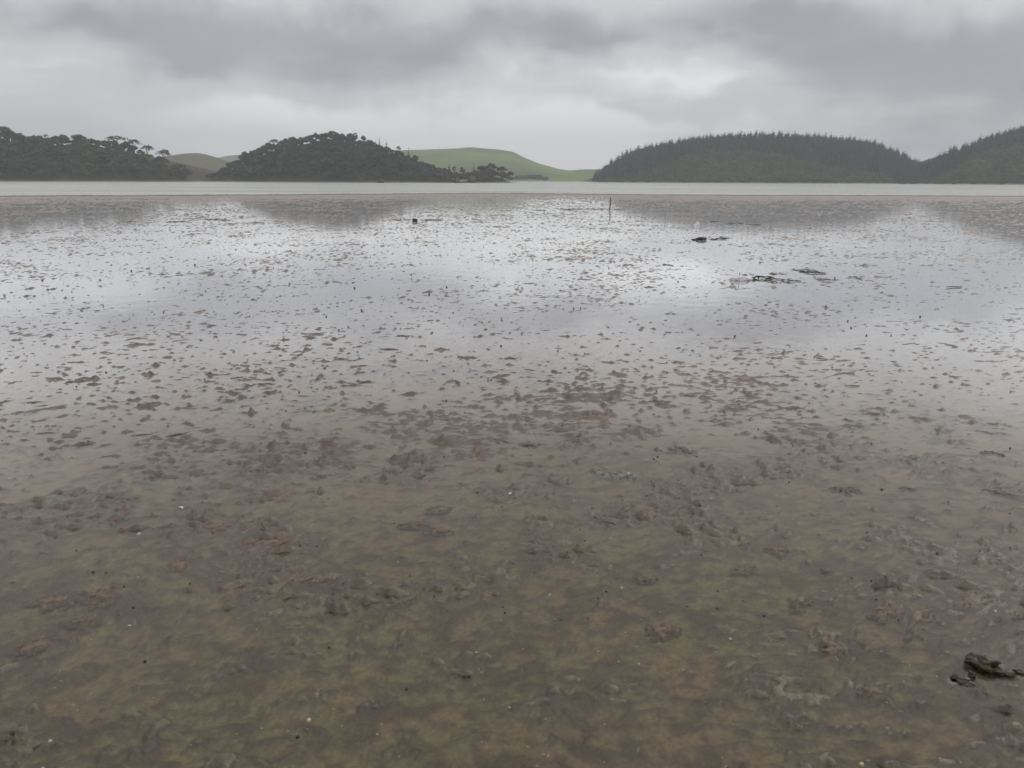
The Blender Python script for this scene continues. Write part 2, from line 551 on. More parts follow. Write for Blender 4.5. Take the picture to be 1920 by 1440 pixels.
# ------------------------------------------------------------------ hills
class Hill:
    def __init__(self, name, px, yc, yf, yb, tree, mat, label, power=1.5, wob=8.0, seed=1):
        pts = [at_depth(u, v, yc) for (u, v) in px]
        self.xs = np.array([p.x for p in pts])
        self.hs = np.maximum(np.array([p.z for p in pts]) - tree, -0.5)
        self.yc0, self.yf0, self.yb0, self.power, self.wob, self.seed = yc, yf, yb, power, wob, seed
        n = max(90, int((self.xs[-1] - self.xs[0]) / 2.2))
        X = np.linspace(self.xs[0], self.xs[-1], n)
        V = []
        nv = 46
        T = np.concatenate([np.linspace(-0.04, 1, nv), np.linspace(1.08, 2.04, 16)])
        for t in T:
            y = np.where(t <= 1, self.yf(X) + (self.yc(X) - self.yf(X)) * t, self.yc(X) + (self.yb0 - self.yc(X)) * (t - 1))
            V.append(np.stack([X, y, self.z(X, y)], -1))
        V = np.concatenate(V)
        self.o = obj(name, mesh_np(name, V, [grid_faces(len(T), n)], True, mat), kind="structure", label=label)

    def yc(self, x):
        return self.yc0 + self.wob * pn(x * 0.012, x * 0 + 0.4, self.seed)

    def yf(self, x):
        n = np.clip(np.abs(x - 0.5 * (self.xs[0] + self.xs[-1])) / (0.5 * (self.xs[-1] - self.xs[0])), 0, 1)
        return self.yf0 + (self.yc0 - self.yf0) * 0.93 * n ** 3.2 + self.wob * 0.6 * (1 - 0.8 * n) * pn(x * 0.018, x * 0 + 7.4, self.seed + 3) + 0.25 * self.wob * (1 - 0.8 * n) * pn(x * 0.09, x * 0 + 2.4, self.seed + 4)

    def z(self, x, y):
        h = np.interp(x, self.xs, self.hs)
        yf, yc = self.yf(x), self.yc(x)
        t = (y - yf) / (yc - yf)
        tb = (self.yb0 - y) / (self.yb0 - yc)
        s = np.where(t <= 1, 1 - np.clip(1 - t, 0, 1) ** self.power, np.clip(tb, 0, 1) ** 0.8)
        mid = np.clip(t * (1 - t) * 4, 0, 1)
        g = 1 + 0.16 * mid * pn(x * 0.03, y * 0.02, self.seed + 9)
        return np.where(t < 0, 6.0 * np.minimum(t, 0), 0.06 + h * s * g)


left_hill = Hill("hill", [(-900, 300), (-620, 250), (-320, 228), (-80, 236), (0, 248), (30, 254), (60, 256), (140, 255), (170, 257), (205, 264), (240, 270), (270, 281), (298, 294), (322, 302), (345, 320), (356, 331), (366, 341)],
                 330, 285, 470, 3.4, M['land_bush'], "low headland covered in dark native bush", 1.5, 6, 21)
dry_hill = Hill("hill", [(180, 330), (260, 308), (300, 297), (322, 291), (345, 288), (372, 287), (392, 291), (412, 298), (430, 304), (455, 314), (520, 330), (600, 340)],
                600, 480, 760, 0, M['dry_pasture'], "smooth brown grassy hill between the bush covered headlands", 1.35, 8, 41)
far_hill = Hill("hill", [(150, 322), (330, 304), (400, 297), (430, 292), (465, 289), (540, 285), (640, 300), (760, 325)],
                1150, 1000, 1350, 0, M['far_pasture'], "pale distant hill just showing over the brown hill", 1.4, 8, 51)
mid_hill = Hill("hill", [(392, 343), (402, 334), (412, 322), (432, 306), (455, 293), (482, 283), (512, 272), (550, 261), (600, 252), (626, 247), (650, 253), (690, 264), (722, 276), (760, 292), (800, 307), (838, 320), (866, 328), (884, 323), (905, 318), (925, 317), (943, 321), (958, 330), (970, 343)],
                362, 322, 450, 3.2, M['land_bush'], "steep rounded headland covered in dark native bush", 1.45, 5, 61)
green_hill = Hill("hill", [(560, 330), (640, 300), (700, 288), (745, 283), (800, 281), (850, 279), (890, 277), (930, 281), (962, 286), (985, 297), (1010, 307), (1042, 316), (1068, 320), (1088, 318), (1112, 318), (1150, 315), (1250, 312), (1400, 330), (1500, 341)],
                  900, 620, 1150, 0, M['pasture'], "bright green pasture hill behind the headlands", 1.3, 14, 71)
pine_hill = Hill("hill", [(1100, 343), (1112, 337), (1124, 325), (1138, 312), (1155, 301), (1178, 288), (1205, 279), (1250, 270), (1300, 262), (1350, 257), (1420, 254), (1500, 256), (1560, 260), (1620, 269), (1660, 279), (1688, 296), (1706, 311), (1730, 322), (1800, 341)],
                 500, 425, 640, 2.9, M['land_pine'], "long rounded hill with pine plantation on its crest", 1.3, 6, 81)
right_hill = Hill("hill", [(1640, 342), (1690, 326), (1712, 313), (1740, 302), (1780, 285), (1820, 272), (1860, 257), (1920, 242), (2000, 222), (2200, 196), (2500, 230), (2800, 300)],
                  440, 372, 600, 2.9, M['land_pine'], "pine topped hill rising out of the right edge", 1.3, 6, 91)


# ------------------------------------------------------------------ tree shapes
def leaf_quads(P, N, size, r):
    """quads centred on P, roughly facing N with scatter; returns (4n,3)"""
    n = len(P)
    d = N + r.normal(0, 0.55, (n, 3))
    d /= np.linalg.norm(d, axis=1)[:, None]
    t = np.cross(d, r.normal(0, 1, (n, 3)))
    t /= np.linalg.norm(t, axis=1)[:, None]
    b = np.cross(d, t)
    s = size * r.uniform(0.6, 1.35, (n, 1))
    a = r.uniform(0.55, 1.0, (n, 1))
    q = np.stack([P - t * s - b * s * a, P + t * s * 0.8 - b * s * a, P + t * s + b * s * a, P - t * s * 0.7 + b * s * a * 0.8], 1)
    return q.reshape(-1, 3)


def ico(rad, centre, r, jag=0.18):
    t = (1 + 5 ** 0.5) / 2
    v = np.array([(-1, t, 0), (1, t, 0), (-1, -t, 0), (1, -t, 0), (0, -1, t), (0, 1, t), (0, -1, -t), (0, 1, -t), (t, 0, -1), (t, 0, 1), (-t, 0, -1), (-t, 0, 1)], float)
    v /= np.linalg.norm(v[0])
    f = np.array([(0, 11, 5), (0, 5, 1), (0, 1, 7), (0, 7, 10), (0, 10, 11), (1, 5, 9), (5, 11, 4), (11, 10, 2), (10, 7, 6), (7, 1, 8), (3, 9, 4), (3, 4, 2), (3, 2, 6), (3, 6, 8), (3, 8, 9), (4, 9, 5), (2, 4, 11), (6, 2, 10), (8, 6, 7), (9, 8, 1)])
    v = v * (1 + r.uniform(-jag, jag, (12, 1))) * np.array(rad) + np.array(centre)
    return v, f


class Shape:
    """collects tris and quads"""
    def __init__(self):
        self.v, self.t, self.q, self.n = [], [], [], 0

    def add(self, v, t=None, q=None):
        self.v.append(np.asarray(v, float))
        if t is not None and len(t):
            self.t.append(np.asarray(t) + self.n)
        if q is not None and len(q):
            self.q.append(np.asarray(q) + self.n)
        self.n += len(v)

    def leaves(self, P, N, size, r):
        v = leaf_quads(P, N, size, r)
        self.add(v, q=np.arange(len(v)).reshape(-1, 4))

    def tube(self, pts, rads, sides=6):
        pts = np.asarray(pts, float)
        k = len(pts)
        ang = np.linspace(0, 2 * np.pi, sides + 1)[:-1]
        V = []
        for i in range(k):
            d = pts[min(i + 1, k - 1)] - pts[max(i - 1, 0)]
            d = d / (np.linalg.norm(d) + 1e-9)
            up = np.array((0, 0, 1.0)) if abs(d[2]) < 0.9 else np.array((1.0, 0, 0))
            a = np.cross(d, up)
            a /= np.linalg.norm(a)
            b = np.cross(d, a)
            V.append(pts[i] + rads[i] * (np.cos(ang)[:, None] * a + np.sin(ang)[:, None] * b))
        V = np.concatenate(V)
        q = grid_faces(k, sides, True)
        V = np.concatenate([V, pts[:1], pts[-1:]])
        j = np.arange(sides)
        t0 = np.stack([np.full(sides, len(V) - 2), j, (j + 1) % sides], -1)
        t1 = np.stack([np.full(sides, len(V) - 1), (k - 1) * sides + (j + 1) % sides, (k - 1) * sides + j], -1)
        self.add(V, t=np.concatenate([t0, t1]), q=q)

    def arrays(self):
        v = np.concatenate(self.v)
        t = np.concatenate(self.t) if self.t else np.zeros((0, 3), int)
        q = np.concatenate(self.q) if self.q else np.zeros((0, 4), int)
        return v, t, q

    def mesh(self, name, mat, smooth=False):
        v, t, q = self.arrays()
        return mesh_np(name, v, [f for f in (t, q) if len(f)], smooth, mat)


def broad_crown(r, h=5.0, w=2.2, n=150, clumps=9, leaf=0.34, core=True, flat=1.0, base=0.35):
    """uneven domed crown between base*h and h"""
    s = Shape()
    cz, rz = h * (base + (1 - base) * 0.5), h * (1 - base) * 0.5
    for _ in range(clumps):
        d = r.normal(0, 1, 3)
        d /= np.linalg.norm(d)
        d[2] = abs(d[2]) * 0.9 - 0.25
        c = np.array((d[0] * w * 0.62, d[1] * w * 0.62, cz + d[2] * rz * 0.75 * flat))
        rad = w * r.uniform(0.30, 0.52)
        k = n // clumps
        nn = r.normal(0, 1, (k, 3))
        nn /= np.linalg.norm(nn, axis=1)[:, None]
        nn[:, 2] = np.abs(nn[:, 2]) - 0.25
        P = c + nn * rad * np.array((1, 1, 0.75 * flat)) * r.uniform(0.7, 1.12, (k, 1))
        s.leaves(P, nn + np.array((0, 0, 0.4)), leaf, r)
        if core:
            v, f = ico((rad * 0.78, rad * 0.78, rad * 0.62 * flat), c, r, 0.25)
            s.add(v, t=f)
    return s


def umbrella_crown(r, h=6.0, w=2.6, n=260, leaf=0.20):
    s = Shape()
    for _ in range(13):
        a, q = r.uniform(0, 2 * np.pi), w * math.sqrt(r.uniform(0, 1))
        c = np.array((math.cos(a) * q, math.sin(a) * q, h * (0.90 - 0.20 * (q / w) ** 2) + r.uniform(-0.12, 0.12)))
        k = n // 13
        P = c + r.normal(0, 1, (k, 3)) * np.array((0.40, 0.40, 0.20))
        s.leaves(P, np.tile((0, 0, 0.6), (k, 1)), leaf, r)
    return s


def limbs(r, h, w, n=5, spread=0.75, th=0.16, low=0.35):
    s = Shape()
    b = np.array((r.uniform(-.2, .2), r.uniform(-.2, .2), h * low))
    s.tube([(0, 0, -0.6), b * (0.5, 0.5, 0.5), b], [th, th * 0.85, th * 0.7])
    for i in range(n):
        a = 2 * np.pi * i / n + r.uniform(-.4, .4)
        e = np.array((math.cos(a) * w * spread, math.sin(a) * w * spread, h * r.uniform(0.74, 0.9)))
        m = b * 0.5 + e * 0.5 + np.array((math.cos(a), math.sin(a), 0)) * -0.12 * w + np.array((0, 0, 0.1 * h))
        s.tube([b, m, e], [th * 0.6, th * 0.42, th * 0.16], 5)
    return s


def pine_crown(r, h=8.0, w=1.7, tiers=7, per=11, leaf=0.30, core=True):
    s = Shape()
    for i in range(tiers):
        f = i / (tiers - 1)
        z = h * (0.18 + 0.78 * f)
        rad = w * (1 - f ** 1.4) ** 0.8 * r.uniform(0.8, 1.15) + 0.16
        k = max(4, int(per * (1 - 0.55 * f)))
        a = r.uniform(0, 2 * np.pi, k)
        q = rad * r.uniform(0.45, 1.08, k)
        P = np.stack([np.cos(a) * q, np.sin(a) * q, z - 0.30 * q + r.uniform(-.25, .25, k)], -1)
        N = np.stack([np.cos(a) * 0.7, np.sin(a) * 0.7, np.full(k, 0.8)], -1)
        s.leaves(P, N, leaf * (1.15 - 0.55 * f), r)
    if core:
        k = 6
        ang = np.linspace(0, 2 * np.pi, k + 1)[:-1]
        ring = np.stack([np.cos(ang) * w * 0.62, np.sin(ang) * w * 0.62, np.full(k, h * 0.14)], -1) * (1 + r.uniform(-.15, .15, (k, 1)))
        V = np.concatenate([ring, [(r.uniform(-.1, .1), r.uniform(-.1, .1), h * 0.86)], [(0, 0, h * 0.1)]])
        j = np.arange(k)
        s.add(V, t=np.concatenate([np.stack([j, (j + 1) % k, np.full(k, k)], -1), np.stack([(j + 1) % k, j, np.full(k, k + 1)], -1)]))
    return s


def shrub_crown(r, h=1.5, w=1.1, n=40, leaf=0.26):
    s = Shape()
    nn = r.normal(0, 1, (n, 3))
    nn /= np.linalg.norm(nn, axis=1)[:, None]
    nn[:, 2] = np.abs(nn[:, 2])
    s.leaves(nn * np.array((w, w, h * 0.7)) * r.uniform(0.7, 1.1, (n, 1)), nn + np.array((0, 0, .5)), leaf, r)
    v, f = ico((w * 0.85, w * 0.85, h * 0.6), (0, 0, h * 0.05), r, 0.2)
    s.add(v, t=f)
    return s


def forest(name, protos, P, scl, mat, label):
    """one wood that reads as a mass: every tree of it merged into one mesh"""
    rr = np.random.default_rng(len(P))
    Vs, Ts, Qs, n = [], [], [], 0
    pick = rr.integers(0, len(protos), len(P))
    rot = rr.uniform(0, 2 * np.pi, len(P))
    for i, (v, t, q) in enumerate(protos):
        ids = np.nonzero(pick == i)[0]
        if not len(ids):
            continue
        c, s_ = np.cos(rot[ids])[:, None], np.sin(rot[ids])[:, None]
        k = scl[ids][:, None]
        kz = k * rr.uniform(0.85, 1.2, (len(ids), 1))
        X = (v[:, 0] * c - v[:, 1] * s_) * k + P[ids, 0:1]
        Y = (v[:, 0] * s_ + v[:, 1] * c) * k + P[ids, 1:2]
        Z = v[:, 2] * kz + P[ids, 2:3]
        Vs.append(np.stack([X, Y, Z], -1).reshape(-1, 3))
        off = n + np.arange(len(ids))[:, None, None] * len(v)
        if len(t):
            Ts.append((t[None] + off).reshape(-1, 3))
        if len(q):
            Qs.append((q[None] + off).reshape(-1, 4))
        n += len(ids) * len(v)
    me = mesh_np(name, np.concatenate(Vs), [np.concatenate(f) for f in (Ts, Qs) if f], False, mat)
    return obj(name, me, kind="stuff", label=label, category="woodland")


def scatter(hill, spacing, x0=None, x1=None, t0=0.02, t1=1.12, seed=1):
    rr = np.random.default_rng(seed)
    xa = hill.xs[0] if x0 is None else x0
    xb = hill.xs[-1] if x1 is None else x1
    gx = np.arange(xa, xb, spacing)
    ymin, ymax = hill.yf0 - hill.wob * 1.3, hill.yc0 + hill.wob * 2 + 8
    gy = np.arange(ymin, ymax, spacing * 1.12)
    X, Y = np.meshgrid(gx, gy)
    X = (X + rr.uniform(-.48, .48, X.shape) * spacing).ravel()
    Y = (Y + rr.uniform(-.48, .48, Y.shape) * spacing).ravel()
    t = (Y - hill.yf(X)) / (hill.yc(X) - hill.yf(X))
    ok = (t > t0) & (t < t1) & (X > xa) & (X < xb)
    X, Y, t = X[ok], Y[ok], t[ok]
    Z = hill.z(X, Y)
    ok = Z > 0.08
    return np.stack([X[ok], Y[ok], Z[ok]], -1), t[ok]


tr = np.random.default_rng(3)
bush_lo = [broad_crown(tr, tr.uniform(3.2, 4.3), tr.uniform(1.9, 2.4), 84, 6, 0.34, True, 1.0, 0.12).arrays() for _ in range(6)]
pine_lo = [pine_crown(tr, tr.uniform(4.6, 5.4), tr.uniform(1.5, 2.0), 6, 9, 0.36).arrays() for _ in range(5)]
shrub_lo = [shrub_crown(tr).arrays() for _ in range(4)]

VX = 1.35       # woods are built a little beyond the frame on both sides


def in_view(P):
    return np.abs(P[:, 0]) < 0.675 * P[:, 1] * VX


P, t = scatter(left_hill, 2.9, seed=4)
P = P[in_view(P)]
forest("bush", bush_lo, P, np.random.default_rng(1).uniform(0.7, 1.25, len(P)), M['bush'], "dark native bush covering the low headland on the left")
P, t = scatter(mid_hill, 2.7, seed=5)
forest("bush", bush_lo, P, np.random.default_rng(2).uniform(0.65, 1.15, len(P)), M['bush'], "dark native bush covering the steep middle headland")


def scrubby(hill, P, t, lo):
    """where the plantation gives way to low green scrub"""
    x = P[:, 0]
    n = 0.5 * pn(x * 0.03, P[:, 1] * 0.03, 61) + 0.25 * pn(x * 0.1, P[:, 1] * 0.1, 62)
    return (t + 0.25 * n) < lo(x)


def lo_pine(x):
    c = (x - at_depth(1370, 300, 470).x) / 62.0
    return 0.58 * np.exp(-c * c) + 0.02


P, t = scatter(pine_hill, 2.7, seed=6)
sc = scrubby(pine_hill, P, t, lo_pine)
forest("pine_plantation", pine_lo, P[~sc], np.random.default_rng(3).uniform(0.85, 1.18, int((~sc).sum())) * (0.5 + 0.5 * sstep(0.0, 0.35, t[~sc])), M['pine'], "dense dark pine plantation clothing the long rounded hill")
Q, tq = scatter(pine_hill, 1.7, seed=7)
Q = Q[scrubby(pine_hill, Q, tq, lambda x: lo_pine(x) + 0.05)]
forest("scrub", shrub_lo, Q, np.random.default_rng(4).uniform(0.6, 1.5, len(Q)), M['scrub'], "low green scrub on the lower face of the rounded hill")


def lo_right(x):
    return 0.62 * sstep(at_depth(1700, 300, 420).x, at_depth(1850, 300, 420).x, x) + 0.05


P, t = scatter(right_hill, 2.7, seed=8)
k = in_view(P)
P, t = P[k], t[k]
sc = scrubby(right_hill, P, t, lo_right)
forest("pine_plantation", pine_lo, P[~sc], np.random.default_rng(5).uniform(0.85, 1.18, int((~sc).sum())), M['pine'], "pine plantation on the slope at the right edge")
Q, tq = scatter(right_hill, 1.7, seed=9)
k = in_view(Q)
Q, tq = Q[k], tq[k]
Q = Q[scrubby(right_hill, Q, tq, lambda x: lo_right(x) + 0.05)]
forest("scrub", shrub_lo, Q, np.random.default_rng(6).uniform(0.6, 1.5, len(Q)), M['scrub'], "low green scrub below the pines at the right edge")
# clump of trees at the foot of the green hill, in the gap
rr = np.random.default_rng(12)
a0, a1 = at_depth(958, 340, 600), at_depth(1028, 340, 600)
X = rr.uniform(a0.x, a1.x, 60)
Y = rr.uniform(594, 612, 60)
P = np.stack([X, Y, np.full(60, 0.2)], -1)
hump = 0.6 + 0.75 * np.sin(np.clip((X - a0.x) / (a1.x - a0.x), 0, 1) * np.pi) ** 0.7
forest("bush", bush_lo, P, hump * rr.uniform(0.8, 1.15, 60), M['bush'], "small dark clump of trees in the gap below the green hill")


# ------------------------------------------------------------------ trees one can tell apart
def tree_kind(crown, trunk, cm='bush'):
    return crown.mesh("crown", M[cm]), trunk.mesh("trunk", M['trunk'])


t3 = np.random.default_rng(8)
UMB = [tree_kind(umbrella_crown(t3, 6.0, w), limbs(t3, 6.0, w, 7, 0.72, 0.13, 0.30)) for w in (2.3, 2.7, 2.1)]
BRD = [tree_kind(broad_crown(t3, 5.0, 2.0, 330, 10, 0.20, True, 0.9, 0.34), limbs(t3, 5.0, 2.0, 5, 0.6, 0.15, 0.35)) for _ in range(4)]
SPK = [tree_kind(pine_crown(t3, 5.0, 0.85, 9, 12, 0.17), limbs(t3, 5.0, 0.3, 2, 0.3, 0.10, 0.5)) for _ in range(2)]
OPN = [tree_kind(broad_crown(t3, 5.0, 1.3, 120, 8, 0.16, False, 1.0, 0.42), limbs(t3, 5.0, 1.2, 6, 0.7, 0.10, 0.35)) for _ in range(3)]
PIN = [tree_kind(pine_crown(t3, t3.uniform(6.6, 7.6), t3.uniform(2.0, 2.5), 9, 16, 0.30), limbs(t3, 7.0, 0.3, 2, 0.3, 0.14, 0.6), 'pine') for _ in range(6)]


def tree(name, kind, loc, sc, rot, label, group=None, szy=1.0):
    root = bpy.data.objects.new(name, None)
    COL.objects.link(root)
    root.location = loc
    root.rotation_euler = (0, 0, rot)
    root.scale = (sc, sc, sc * szy)
    root.empty_display_size = 0.5
    root["label"] = label
    root["category"] = "tree"
    if group:
        root["group"] = group
    obj("trunk", kind[1], root)
    obj("crown", kind[0], root)
    return root


def skyline_tree(name, kind, hill, u, vtop, height, label, group=None, sc=None, back=0.0, szy=1.0):
    """stands near the crest of the hill where the photograph shows its top at pixel (u, vtop)"""
    y = hill.yc0 - 2.0 + back
    for _ in range(3):
        top = at_depth(u, vtop, y)
        y = float(hill.yc(np.array([top.x]))[0]) - 2.0 + back
    top = at_depth(u, vtop, y)
    zg = float(hill.z(np.array([top.x]), np.array([y]))[0])
    h = max(top.z - zg, 1.2)
    return tree(name, kind, (top.x, y, zg - 0.1), sc or h / height, random.uniform(0, 6.28), label, group,
                1.0 if sc is None else h / height / sc)


LEFT = [
    ('umbrella_tree', UMB[0], 305, 278, 6.0, 1.15, "lone flat topped tree standing clear at the end of the left headland"),
    ('umbrella_tree', UMB[1], 215, 252, 6.0, 1.4, "widest flat topped tree on the skyline of the left headland"),
    ('umbrella_tree', UMB[2], 250, 259, 6.0, 1.1, "smaller flat topped tree just right of the widest one, left headland"),
    ('umbrella_tree', UMB[0], 275, 270, 6.0, 1.0, "flat topped tree on the sloping end of the left headland, before the lone one"),
    ('broad_tree', BRD[0], 4, 234, 5.0, 2.2, "tall domed tree at the very left edge of the skyline"),
    ('broad_tree', BRD[1], 145, 249, 5.0, 1.6, "rounded dark tree on the middle of the left headland skyline"),
    ('broad_tree', BRD[2], 122, 252, 5.0, 0.75, "small rounded tree left of the rounded dark one, left headland"),
    ('open_tree', OPN[0], 22, 243, 5.0, 1.1, "thin open tree beside the tall domed tree at the left edge"),
    ('open_tree', OPN[1], 38, 246, 5.0, 0.9, "small sparse sapling right of the thin open tree at the left edge"),
    ('open_tree', OPN[2], 85, 249, 5.0, 0.8, "sparse sapling alone on the flat stretch of the left skyline"),
    ('broad_tree', BRD[3], 236, 261, 5.0, 0.75, "dense tree between the flat topped trees of the left headland"),
    ('broad_tree', BRD[0], 345, 314, 5.0, 0.8, "low rounded tree at the tip of the left headland near the water"),
]
for (nm, kd, u, v, h, s, lb) in LEFT:
    skyline_tree(nm, kd, left_hill, u, v, h, lb, "trees on the skyline of the left headland", s)
MID = [
    ('broad_tree', BRD[0], 452, 288, 5.0, 0.8, "rounded tree low on the left shoulder of the middle headland"),
    ('broad_tree', BRD[1], 487, 277, 5.0, 0.8, "rounded tree on the left shoulder of the middle headland"),
    ('umbrella_tree', UMB[2], 513, 259, 6.0, 0.9, "small flat topped tree left of the middle headland's top"),
    ('broad_tree', BRD[2], 547, 253, 5.0, 0.85, "dark rounded tree standing up left of the middle headland's top"),
    ('broad_tree', BRD[3], 596, 249, 5.0, 0.8, "rounded tree just left of the middle headland's summit"),
    ('broad_tree', BRD[1], 623, 243, 5.0, 1.1, "domed tree on the summit of the middle headland"),
    ('open_tree', OPN[0], 657, 247, 5.0, 0.9, "thin forked tree just right of the summit, first of two"),
    ('open_tree', OPN[1], 666, 246, 5.0, 1.0, "thin forked tree right of the summit, second of two"),
    ('broad_tree', BRD[0], 681, 252, 5.0, 0.75, "rounded tree right of the two thin forked trees"),
    ('spire_tree', SPK[0], 711, 258, 5.0, 1.1, "small pointed tree on the right slope skyline, uppermost of its kind"),
    ('spire_tree', SPK[1], 724, 263, 5.0, 1.1, "small pointed tree on the right slope skyline, second one down"),
    ('open_tree', OPN[2], 747, 271, 5.0, 0.95, "thin tree halfway down the right slope skyline"),
    ('spire_tree', SPK[0], 766, 278, 5.0, 1.5, "tall pointed tree standing out against the green hill"),
    ('spire_tree', SPK[1], 842, 306, 5.0, 1.3, "pointed tree where the middle headland meets its low spit"),
    ('open_tree', OPN[1], 851, 309, 5.0, 0.9, "thin tree right of the pointed one above the clay bank"),
    ('broad_tree', BRD[2], 867, 309, 5.0, 0.62, "rounded tree on a bare stem above the clay bank"),
    ('spire_tree', SPK[0], 888, 306, 5.0, 1.1, "pointed tree at the left of the spit's tree clump"),
    ('broad_tree', BRD[3], 905, 307, 5.0, 1.3, "broad tree in the spit's tree clump, left of its tallest"),
    ('broad_tree', BRD[0], 921, 304, 5.0, 1.5, "tallest tree of the clump on the low spit"),
    ('broad_tree', BRD[1], 940, 309, 5.0, 1.3, "broad tree right of the tallest on the low spit"),
    ('broad_tree', BRD[2], 955, 318, 5.0, 1.1, "leaning outermost tree at the tip of the low spit"),
]
for (nm, kd, u, v, h, s, lb) in MID:
    skyline_tree(nm, kd, mid_hill, u, v, h, lb, "trees on the skyline of the middle headland", s)

SKY_P = [(1134, 311), (1150, 297), (1168, 284), (1180, 281), (1205, 273), (1250, 264), (1300, 256), (1350, 250), (1420, 246.5), (1500, 248), (1560, 252), (1620, 260), (1655, 269), (1680, 284), (1700, 301)]
su, sv = zip(*SKY_P)
u = 1136.0
pr = random.Random(4)
while u < 1700:
    v = float(np.interp(u, su, sv)) + pr.uniform(2.2, 5.0)
    skyline_tree('pine_tree', pr.choice(PIN), pine_hill, u, v, 7.1, "dark pine in the toothed row along the long rounded hill's crest", "pines along the crest of the long rounded hill",
                 pr.uniform(0.62, 0.95), back=pr.uniform(-2, 4))
    u += pr.uniform(4.5, 9.5)
SKY_R = [(1722, 306), (1740, 294), (1780, 276), (1800, 270), (1840, 255), (1860, 247), (1920, 231), (1990, 214)]
su, sv = zip(*SKY_R)
u = 1724.0
while u < 1985:
    v = float(np.interp(u, su, sv)) + pr.uniform(2.0, 5.4)
    skyline_tree('pine_tree', pr.choice(PIN), right_hill, u, v, 7.1, "dark pine on the sloping skyline at the right edge", "pines along the skyline at the right edge",
                 pr.uniform(0.62, 0.95), back=pr.uniform(-2, 4))
    u += pr.uniform(6, 12)


# ------------------------------------------------------------------ lumps, clay banks, stake, drift
def lump(name, size, mat, seed, jag=0.25, subdiv=3, sharp=4.0, sink=0.25):
    """irregular solid, base sunk below its origin"""
    bm = bmesh.new()
    bmesh.ops.create_icosphere(bm, subdivisions=subdiv, radius=1.0)
    co = np.array([v.co for v in bm.verts])
    d = 1 + jag * pn(co[:, 0] * 1.3 + seed * 7.1, co[:, 1] * 1.3 + co[:, 2] * 0.9, seed) + jag * 0.7 * pn(co[:, 0] * sharp + co[:, 2] * 2.0, co[:, 1] * sharp + seed, seed + 1)
    for v, k in zip(bm.verts, d):
        v.co = Vector((v.co.x * size[0] * k, v.co.y * size[1] * k, (v.co.z * k + 1 - 2 * sink) * size[2]))
    me = bpy.data.meshes.new(name)
    bm.to_mesh(me)
    bm.free()
    me.materials.append(M[mat])
    for p in me.polygons:
        p.use_smooth = True
    return me


def px_size(g):
    """metres spanned by one photograph pixel across the view at ground point g"""
    return math.hypot(g.y, CAM_H) / F * 1.0


for i, (u, v, wpx, hpx, lb) in enumerate([
        (713, 333, 11, 14, "small orange clay slip at the foot of the middle headland"),
        (857, 333, 10, 16, "left of the two orange clay scars on the low spit"),
        (884, 331, 13, 22, "right, larger of the two orange clay scars on the low spit")]):
    y = float(mid_hill.yf(np.array([at_depth(u, v, 322).x]))[0]) - 0.2
    p = at_depth(u, v, y)
    k = y / F
    me = lump("clay_bank", (wpx * 0.55 * k, 1.4, hpx * 0.34 * k), 'clay', 40 + i, 0.35, 3, 3.0)
    obj("clay_bank", me, loc=(p.x, y, 0.1), label=lb, category="clay bank", group="orange clay banks")

# the stake
g = on_ground(1143.2, 393.5)
top = at_depth(1145.6, 370, g.y)
sh = Shape()
lean = top - g
pts = [(0, 0, -0.35)] + [tuple(lean * f + Vector((0.006 * math.sin(f * 5), 0, 0))) for f in (0, 0.25, 0.5, 0.75, 0.97, 1.0)]
sh.tube(pts, [0.034, 0.033, 0.032, 0.031, 0.030, 0.029, 0.021], 9)
obj("stake", sh.mesh("stake", M['stake'], True), loc=g, label="thin reddish brown wooden stake leaning slightly on the far mudflat", category="stake")

# dark rock far out on the left of centre
g = on_ground(778, 415)
k = g.y / F
rk = obj("rock", lump("rock", (5.0 * k, 4.0 * k, 3.6 * k), 'rock', 3, 0.2, 3), loc=g, label="small dark rock alone on the far mudflat, left of the stake", category="rock")
obj("tip", lump("tip", (1.4 * k, 1.2 * k, 2.4 * k), 'white', 9, 0.25, 2), rk, (0.9 * k, 0, 4.2 * k), label="pale tip of the rock")


def ribbon_heap(name, L, W, H, mat, seed, n=12):
    """a low drift of tangled strands lying along x"""
    r = np.random.default_rng(seed)
    s = Shape()
    for i in range(n):
        x0 = r.uniform(-0.5, 0.32) * L if i else -0.5 * L
        l = r.uniform(0.12, 0.34) * L if i else L
        y0 = r.normal(0, 0.16) * W if i else 0.0
        z0 = abs(r.normal(0, 0.5)) * H * 0.6
        m = 6
        xs = np.linspace(x0, min(x0 + l, 0.52 * L), m)
        ys = y0 + np.cumsum(r.normal(0, 0.12, m)) * W
        zs = np.clip(z0 + np.cumsum(r.normal(0, 0.25, m)) * H * 0.5, 0.0, H)
        rad = H * r.uniform(0.13, 0.28) * np.array([0.25, 0.8, 1, 0.9, 0.7, 0.2])
        s.tube(np.stack([xs, ys, zs], -1), rad, 5)
    return s.mesh(name, M[mat], True)


